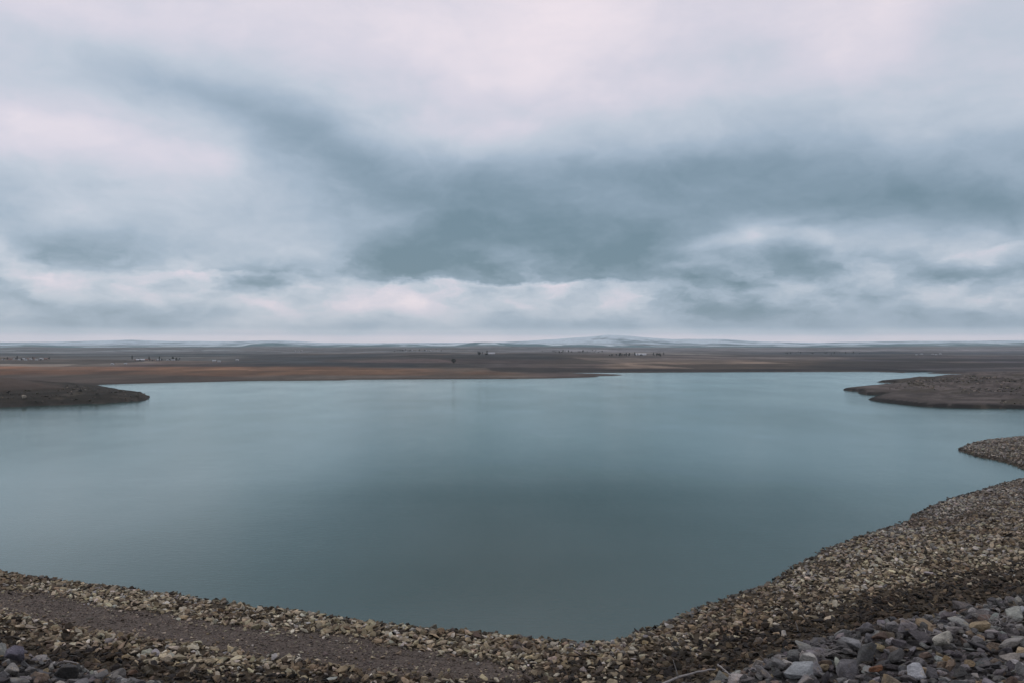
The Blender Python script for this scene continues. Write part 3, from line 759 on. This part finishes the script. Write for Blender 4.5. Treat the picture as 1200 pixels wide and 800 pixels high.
scatter('peninsula_stones', np.stack([X, Y, h + .1], 1), np.stack([sz, sz, sz * .9], 1), np.stack([tilt(n, .4), tilt(n, .4), rng.uniform(0, 6.28, n)], 1),
        palette(n, [(.05, .045, .03), (.09, .075, .055), (.035, .03, .024), (.18, .15, .12)], [4, 3, 4, 1]), 'dark stones strewn on the bank of the left peninsula', 'stones')
bx_, by_, bz_ = on_ground(27, 466)
o = bpy.data.objects.new('boulder', shapes[3]); COL.objects.link(o); o.location = (bx_, by_, bz_ + .7); o.scale = (3.4, 2.6, 3.2); o.color = (.34, .30, .24, 1); o.rotation_euler = (.2, .1, .6)
tag(o, 'pale boulder on the dark bank of the left peninsula', 'boulder')

# ------------------------------------------------------------------ driftwood and dry brush on the rock fill
dm, dt, db = new_mat('weathered_wood')
oc = nd(dt, 'ShaderNodeTexCoord').outputs['Object']
dcol = ramp(dt, nz(dt, vmt(dt, 'MULTIPLY', oc, (4, 4, 30)), 6, 5, .6), [(.3, (.14, .13, .12)), (.7, (.34, .32, .30))])
dt.links.new(dcol, db.inputs['Base Color']); db.inputs['Roughness'].default_value = .85
bmn = nd(dt, 'ShaderNodeBump'); bmn.inputs['Distance'].default_value = .004; dt.links.new(nz(dt, oc, 60, 4, .6), bmn.inputs['Height']); dt.links.new(bmn.outputs[0], db.inputs['Normal'])
def tube_geo(path, r0, r1, sides=7):
    V, F = [], []
    n_ = len(path)
    for i, p in enumerate(path):
        t = (path[min(i + 1, n_ - 1)] - path[max(i - 1, 0)]).normalized()
        u = t.cross(Vector((0, 0, 1)) if abs(t.z) < .9 else Vector((1, 0, 0))).normalized(); w = t.cross(u)
        rr = r0 + (r1 - r0) * i / (n_ - 1)
        for k in range(sides):
            a = 2 * math.pi * k / sides; V.append(p + (u * math.cos(a) + w * math.sin(a)) * rr)
    for i in range(n_ - 1):
        for k in range(sides):
            a = i * sides + k; b = i * sides + (k + 1) % sides; F.append((a, b, b + sides, a + sides))
    F.append(tuple(range(sides - 1, -1, -1))); F.append(tuple((n_ - 1) * sides + k for k in range(sides)))
    return V, F
def wob(a, b, n_=9, amp=.02, seed=0):
    rs = random.Random(seed); L = (b - a).length; out = []
    for i in range(n_):
        t = i / (n_ - 1); p = a.lerp(b, t); e = math.sin(math.pi * t)
        p += Vector((rs.gauss(0, 1), rs.gauss(0, 1), rs.gauss(0, 1))) * amp * L * .12 + Vector((0, 0, e * amp * L)); out.append(p)
    return out
def crest_point(px, py, lift=.08):
    xx, yy, zz = on_ground(px, py); return Vector((xx, yy, zz + lift))
def stick(name, p0, p1, r0, r1, label, cat, amp=.03, seed=1, twigs=0):
    c = (p0 + p1) / 2
    a, b = p0 - c, p1 - c
    path = wob(a, b, 10, amp, seed)
    V, F = tube_geo(path, r0, r1)
    o = mesh_obj(name, V, F, dm, smooth=True); o.location = c; tag(o, label, cat)
    rs = random.Random(seed)
    for k in range(twigs):
        s = path[rs.randrange(2, 9)]; e = s + Vector((rs.gauss(0, .4), rs.gauss(0, .3), abs(rs.gauss(.3, .3)))) * (p1 - p0).length * .35
        V, F = tube_geo(wob(s, e, 5, .05, seed + k), r1 * .9, r1 * .3, 5)
        mesh_obj('twig', V, F, dm, o, True)
    return o
def world_pt(px, py, Yd): return Vector(((px - 600) / FPX * Yd, Yd, EYE - (py - HY) / FPX * Yd))
stick('driftwood_branch', world_pt(770, 803, 7.85), world_pt(839, 783, 8.35), .012, .007, 'long grey driftwood branch leaning out at the bottom edge of the rocks', 'driftwood', .035, 3, 1)
stick('driftwood_stick', world_pt(841, 778, 8.3), world_pt(856, 791, 8.1), .009, .006, 'forked pale stick just right of the long driftwood branch', 'driftwood', .03, 5, 2)
stick('dry_twig', world_pt(935, 738, 9.0), world_pt(932, 728, 9.0), .006, .003, 'short white twig standing upright between stones on the right crest', 'twig', .05, 7)
tw = stick('dry_twig', world_pt(1132, 729, 9.6), world_pt(1137, 738, 9.6), .008, .005, 'white upright twig above the straw coloured stone near the right crest', 'twig', .05, 8)
stick('driftwood_stick', world_pt(1172, 741, 9.7), world_pt(1178, 733, 9.7), .008, .005, 'short pale stick poking up near the right edge', 'driftwood', .05, 9)
stick('driftwood_stick', world_pt(75, 774, 8.75), world_pt(92, 777, 8.75), .010, .006, 'thin white stick lying on the crest in the left corner', 'driftwood', .04, 11)
def brush(px, py, size, seed, label, nst=34):
    p = crest_point(px, py, .03); rs = random.Random(seed); V, F = [], []
    for k in range(nst):
        a = rs.uniform(0, 6.28); L = size * rs.uniform(.4, 1.0); st = Vector((rs.gauss(0, size * .3), rs.gauss(0, size * .2), rs.uniform(0, .04)))
        en = st + Vector((math.cos(a) * L, math.sin(a) * L * .7, rs.uniform(-.05, .55) * L))
        v, f = tube_geo(wob(st, en, 5, .12, seed * 50 + k), .0045, .0018, 4)
        o_ = len(V); V += v; F += [tuple(i + o_ for i in g) for g in f]
    o = mesh_obj('dry_brush', V, F, dm); o.location = p; return tag(o, label, 'dry brush', 'dry brush caught in the rock fill')
brush(995, 764, .22, 1, 'tangle of dry twigs lying across stones left of the dark crest boulder')
brush(965, 772, .20, 2, 'dry brush tangle on dark stones, leftmost large tangle of the right rock fill')
brush(912, 783, .16, 3, 'wispy dry twigs beside the pale flat slab at the bottom edge')
brush(1085, 752, .16, 4, 'dark dry brush left of the broad cream stone')
brush(1172, 735, .18, 5, 'pale dry brush near the short stick by the right edge')
brush(848, 790, .16, 6, 'dry roots around the forked stick right of the driftwood branch')

# ------------------------------------------------------------------ far village houses and trees
def flat_mat(name, c, rough=.8):
    m, t, b = new_mat(name); p = nd(t, 'ShaderNodeTexCoord').outputs['Object']
    t.links.new(mix(t, nz(t, p, 1.5, 4, .6), tuple(v * .75 for v in c), tuple(min(1, v * 1.2) for v in c)), b.inputs['Base Color'])
    b.inputs['Roughness'].default_value = rough; return m
M_WALL = flat_mat('house_plaster', (.46, .46, .46)); M_WALL2 = flat_mat('house_stone', (.32, .29, .26))
M_ROOF = flat_mat('house_roof_sheet', (.34, .36, .38)); M_ROOF2 = flat_mat('house_roof_tile', (.16, .075, .055)); M_GL = flat_mat('dark_window', (.03, .035, .04), .3)
M_SNOWR = flat_mat('bright_roof_sheet', (.55, .57, .59))
M_BARK = flat_mat('bark', (.07, .055, .045)); M_LEAF = flat_mat('winter_foliage', (.050, .048, .036))
def boxg(x0, x1, y0, y1, z0, z1, V, F):
    o_ = len(V); V += [(x0, y0, z0), (x1, y0, z0), (x1, y1, z0), (x0, y1, z0), (x0, y0, z1), (x1, y0, z1), (x1, y1, z1), (x0, y1, z1)]
    F += [tuple(o_ + i for i in f) for f in ((0, 3, 2, 1), (4, 5, 6, 7), (0, 1, 5, 4), (1, 2, 6, 5), (2, 3, 7, 6), (3, 0, 4, 7))]
def make_house(w, dd, hh_, rh, wallm, roofm):
    root = bpy.data.objects.new('house', None); COL.objects.link(root)
    V = [(-w/2, -dd/2, -1), (w/2, -dd/2, -1), (w/2, dd/2, -1), (-w/2, dd/2, -1), (-w/2, -dd/2, hh_), (w/2, -dd/2, hh_), (w/2, dd/2, hh_), (-w/2, dd/2, hh_), (-w/2, 0, hh_ + rh), (w/2, 0, hh_ + rh)]
    F = [(0, 1, 5, 4), (2, 3, 7, 6), (1, 2, 6, 9, 5), (3, 0, 4, 8, 7)]
    mesh_obj('wall', V, F, wallm, root)
    e = .5; t = .25; k = rh / (dd / 2)
    V = []; F = []
    ys = dd / 2 + e; zl = hh_ - e * k
    V = [(-w/2 - e, -ys, zl + .05), (w/2 + e, -ys, zl + .05), (w/2 + e, 0, hh_ + rh + .05), (-w/2 - e, 0, hh_ + rh + .05), (w/2 + e, ys, zl + .05), (-w/2 - e, ys, zl + .05)]
    V += [(a, b, c + t) for a, b, c in V]
    F = [(0, 3, 2, 1), (3, 5, 4, 2), (6, 7, 8, 9), (9, 8, 10, 11), (0, 1, 7, 6), (5, 11, 10, 4), (1, 2, 8, 7), (2, 4, 10, 8), (3, 0, 6, 9), (5, 3, 9, 11)]
    rf = mesh_obj('roof', V, F, roofm, root)
    V, F = [], []; boxg(w * .2, w * .2 + .7, -.35, .35, hh_ + rh * .5, hh_ + rh + .9, V, F); mesh_obj('chimney', V, F, M_WALL2, rf)
    for cx in (-w * .3, w * .3):
        V, F = [], []; boxg(cx - .55, cx + .55, -dd/2 - .06, -dd/2 + .02, hh_ * .35, hh_ * .75, V, F); mesh_obj('window', V, F, M_GL, root)
    V, F = [], []; boxg(-.5, .5, -dd/2 - .07, -dd/2 + .02, 0, 2.1, V, F); mesh_obj('door', V, F, M_ROOF2, root)
    return root
def copy_tree(o, parent=None):
    c = o.copy(); COL.objects.link(c)
    if parent: c.parent = parent
    for ch in list(o.children): copy_tree(ch, c)
    return c
protos = {}
def house(kind, px, py, label, group=None, rz=0.0, sc=1.0):
    spec = {'white': (9, 7, 3.2, 1.6, M_WALL, M_ROOF), 'barn': (26, 9, 3.4, 1.7, M_WALL, M_SNOWR), 'stone': (10, 7, 3.2, 1.8, M_WALL2, M_ROOF2)}[kind]
    if kind not in protos: protos[kind] = make_house(*spec); o = protos[kind]
    else: o = copy_tree(protos[kind])
    xx, yy, zz = on_ground(px, py)
    o.location = (xx, yy, zz - .1); o.rotation_euler = (0, 0, rz); o.scale = (sc,) * 3
    return tag(o, label, 'house' if kind != 'barn' else 'barn', group)
rh_ = random.Random(4)
for gname, kind, spots, lab in (
  ('houses of the hamlet at far left', 'white', [(4, 421.4), (17, 421), (22, 421.6), (28, 420.8), (30, 421.9), (36, 421), (43, 421.7), (49, 420.9)], 'tiny white house of the hamlet at the far left edge of the plain'),
  ('stone houses of the hamlet at far left', 'stone', [(12, 421.8), (33, 420.6), (40, 420.4), (54, 421.2)], 'tiny brown stone house of the hamlet at the far left edge'),
  ('houses beside the long bright barn', 'stone', [(159, 421.8), (172, 422.1), (176, 421.4), (181, 422)], 'tiny brown house beside the long bright barn on the plain'),
  ('white houses right of the bright barn', 'white', [(186, 421.9), (197, 422.2), (203, 422.3)], 'tiny white house in the row right of the long bright barn'),
  ('white farmhouses on the plain left of centre', 'white', [(251, 423.4), (257, 423.8), (278, 422)], 'tiny white farmhouse standing alone on the plain left of centre'),
  ('white sheds above the brown steppe', 'white', [(132, 427.2), (147, 426.4)], 'tiny white shed where pale and brown steppe meet at left'),
  ('village under the snow slope at left centre', 'white', [(346, 411.2), (350, 411.8), (354, 411)], 'distant white house below the flat snow hill at left centre'),
  ('village left of centre on the far plain', 'white', [(476, 411), (483, 410.4), (489, 411.2), (499, 410.6), (505, 411.1), (512, 410.5)], 'distant white house of the village among trees left of centre'),
  ('village on the far slope at right', 'white', [(1074, 415.6), (1080, 415.2), (1093, 415.1), (1097, 415.5), (1102, 415)], 'distant white house in the row on the dark slope at right'),
  ('houses near the dark wood at centre', 'white', [(694, 412.2), (700, 412.6)], 'distant white house by the trees right of centre')):
    for (px, py) in spots: house(kind, px, py, lab, gname, rh_.uniform(-.5, .5), rh_.uniform(.36, .6))
house('barn', 165, 421.9, 'long bright white barn on the plain at left, longest building in view', None, .08, .5)
house('barn', 575, 414.6, 'long pale barn right of the dark trees at centre', None, .1, .6)
house('barn', 751, 416.2, 'bright white barn sheds in the dark wood right of centre', None, -.1, .75)

def make_tree(hgt, wid, seed):
    rs = random.Random(seed); root = bpy.data.objects.new('tree', None); COL.objects.link(root)
    V, F = tube_geo([Vector((0, 0, -.5)), Vector((.1, 0, hgt * .3)), Vector((0, .1, hgt * .7)), Vector((0, 0, hgt * .92))], .28, .06, 6)
    for k in range(6):
        a = rs.uniform(0, 6.28); z0 = hgt * rs.uniform(.25, .6)
        v, f = tube_geo([Vector((0, 0, z0)), Vector((math.cos(a) * wid * .35, math.sin(a) * wid * .35, z0 + hgt * .18))], .10, .03, 4)
        o_ = len(V); V += v; F += [tuple(i + o_ for i in g) for g in f]
    mesh_obj('trunk', V, F, M_BARK, root)
    V, F = [], []
    for k in range(420):
        a = rs.uniform(0, 6.28); zz = rs.uniform(.18, 1.0); prof_ = math.sin(math.pi * min(1, (zz - .12) / .92)) ** .6
        rr = wid * .5 * prof_ * rs.uniform(.2, 1.05); c = Vector((math.cos(a) * rr, math.sin(a) * rr, zz * hgt))
        d1 = Vector((rs.gauss(0, 1), rs.gauss(0, 1), rs.gauss(0, 1))).normalized() * .5; d2 = d1.cross(Vector((rs.gauss(0, 1), rs.gauss(0, 1), rs.gauss(0, 1)))).normalized() * .35
        o_ = len(V); V += [c - d1, c + d2, c + d1, c - d2]; F.append((o_, o_ + 1, o_ + 2, o_ + 3))
    mesh_obj('crown', V, F, M_LEAF, root)
    return root
tp = [make_tree(9, 6, 1), make_tree(12, 4, 2), make_tree(6, 7, 3)]; used = [False] * 3
def tree(k, px, py, label, group=None, sc=1.0):
    o = copy_tree(tp[k]) if used[k] else tp[k]; used[k] = True
    xx, yy, zz = on_ground(px, py); o.location = (xx, yy, zz); o.scale = (sc,) * 3; o.rotation_euler = (0, 0, rh_.uniform(0, 6))
    return tag(o, label, 'tree', group)
tree(2, 531.5, 425.2, 'single dark bush standing alone on the dark plain at centre', None, 1.0)
for gname, x0, x1, yb, n_, lab in (
  ('trees in the hamlet at far left', 2, 58, 421.4, 12, 'tiny dark tree between the houses of the hamlet at far left'),
  ('trees by the long bright barn', 150, 215, 422.0, 16, 'tiny dark tree in the line beside the long bright barn'),
  ('trees of the village left of centre', 462, 520, 411.0, 22, 'tiny dark tree among the white houses left of centre'),
  ('dark trees by the pale barn at centre', 559, 574, 414.9, 10, 'dark tree in the clump left of the long pale barn'),
  ('trees in the dark wood right of centre', 712, 778, 416.4, 34, 'dark tree of the wood around the bright white sheds'),
  ('trees right of centre below the snow hill', 634, 706, 412.4, 20, 'tiny dark tree of the line below the big snow hill'),
  ('trees on the far slope at right', 920, 1010, 414.0, 20, 'tiny dark tree scattered on the far slope at right')):
    for i in range(n_):
        tree(rh_.randrange(3), rh_.uniform(x0, x1), yb + rh_.gauss(0, .45), lab, gname, rh_.uniform(.28, .62))

# ------------------------------------------------------------------ haze
hv = bpy.data.materials.new('haze'); hv.use_nodes = True; ht = hv.node_tree; ht.nodes.clear()
pv = nd(ht, 'ShaderNodeVolumePrincipled'); pv.inputs['Color'].default_value = (.74, .91, .98, 1); pv.inputs['Density'].default_value = 5.6e-5
ho = nd(ht, 'ShaderNodeOutputMaterial'); ht.links.new(pv.outputs[0], ho.inputs['Volume'])
V, F = [], []; top = float(GZ.max()) + 12
boxg(-11500, 11500, -11500, 11500, float(GZ.min()) - 1.5, top, V, F)
hz = mesh_obj('haze', V, F, hv); tag(hz, kind='stuff')
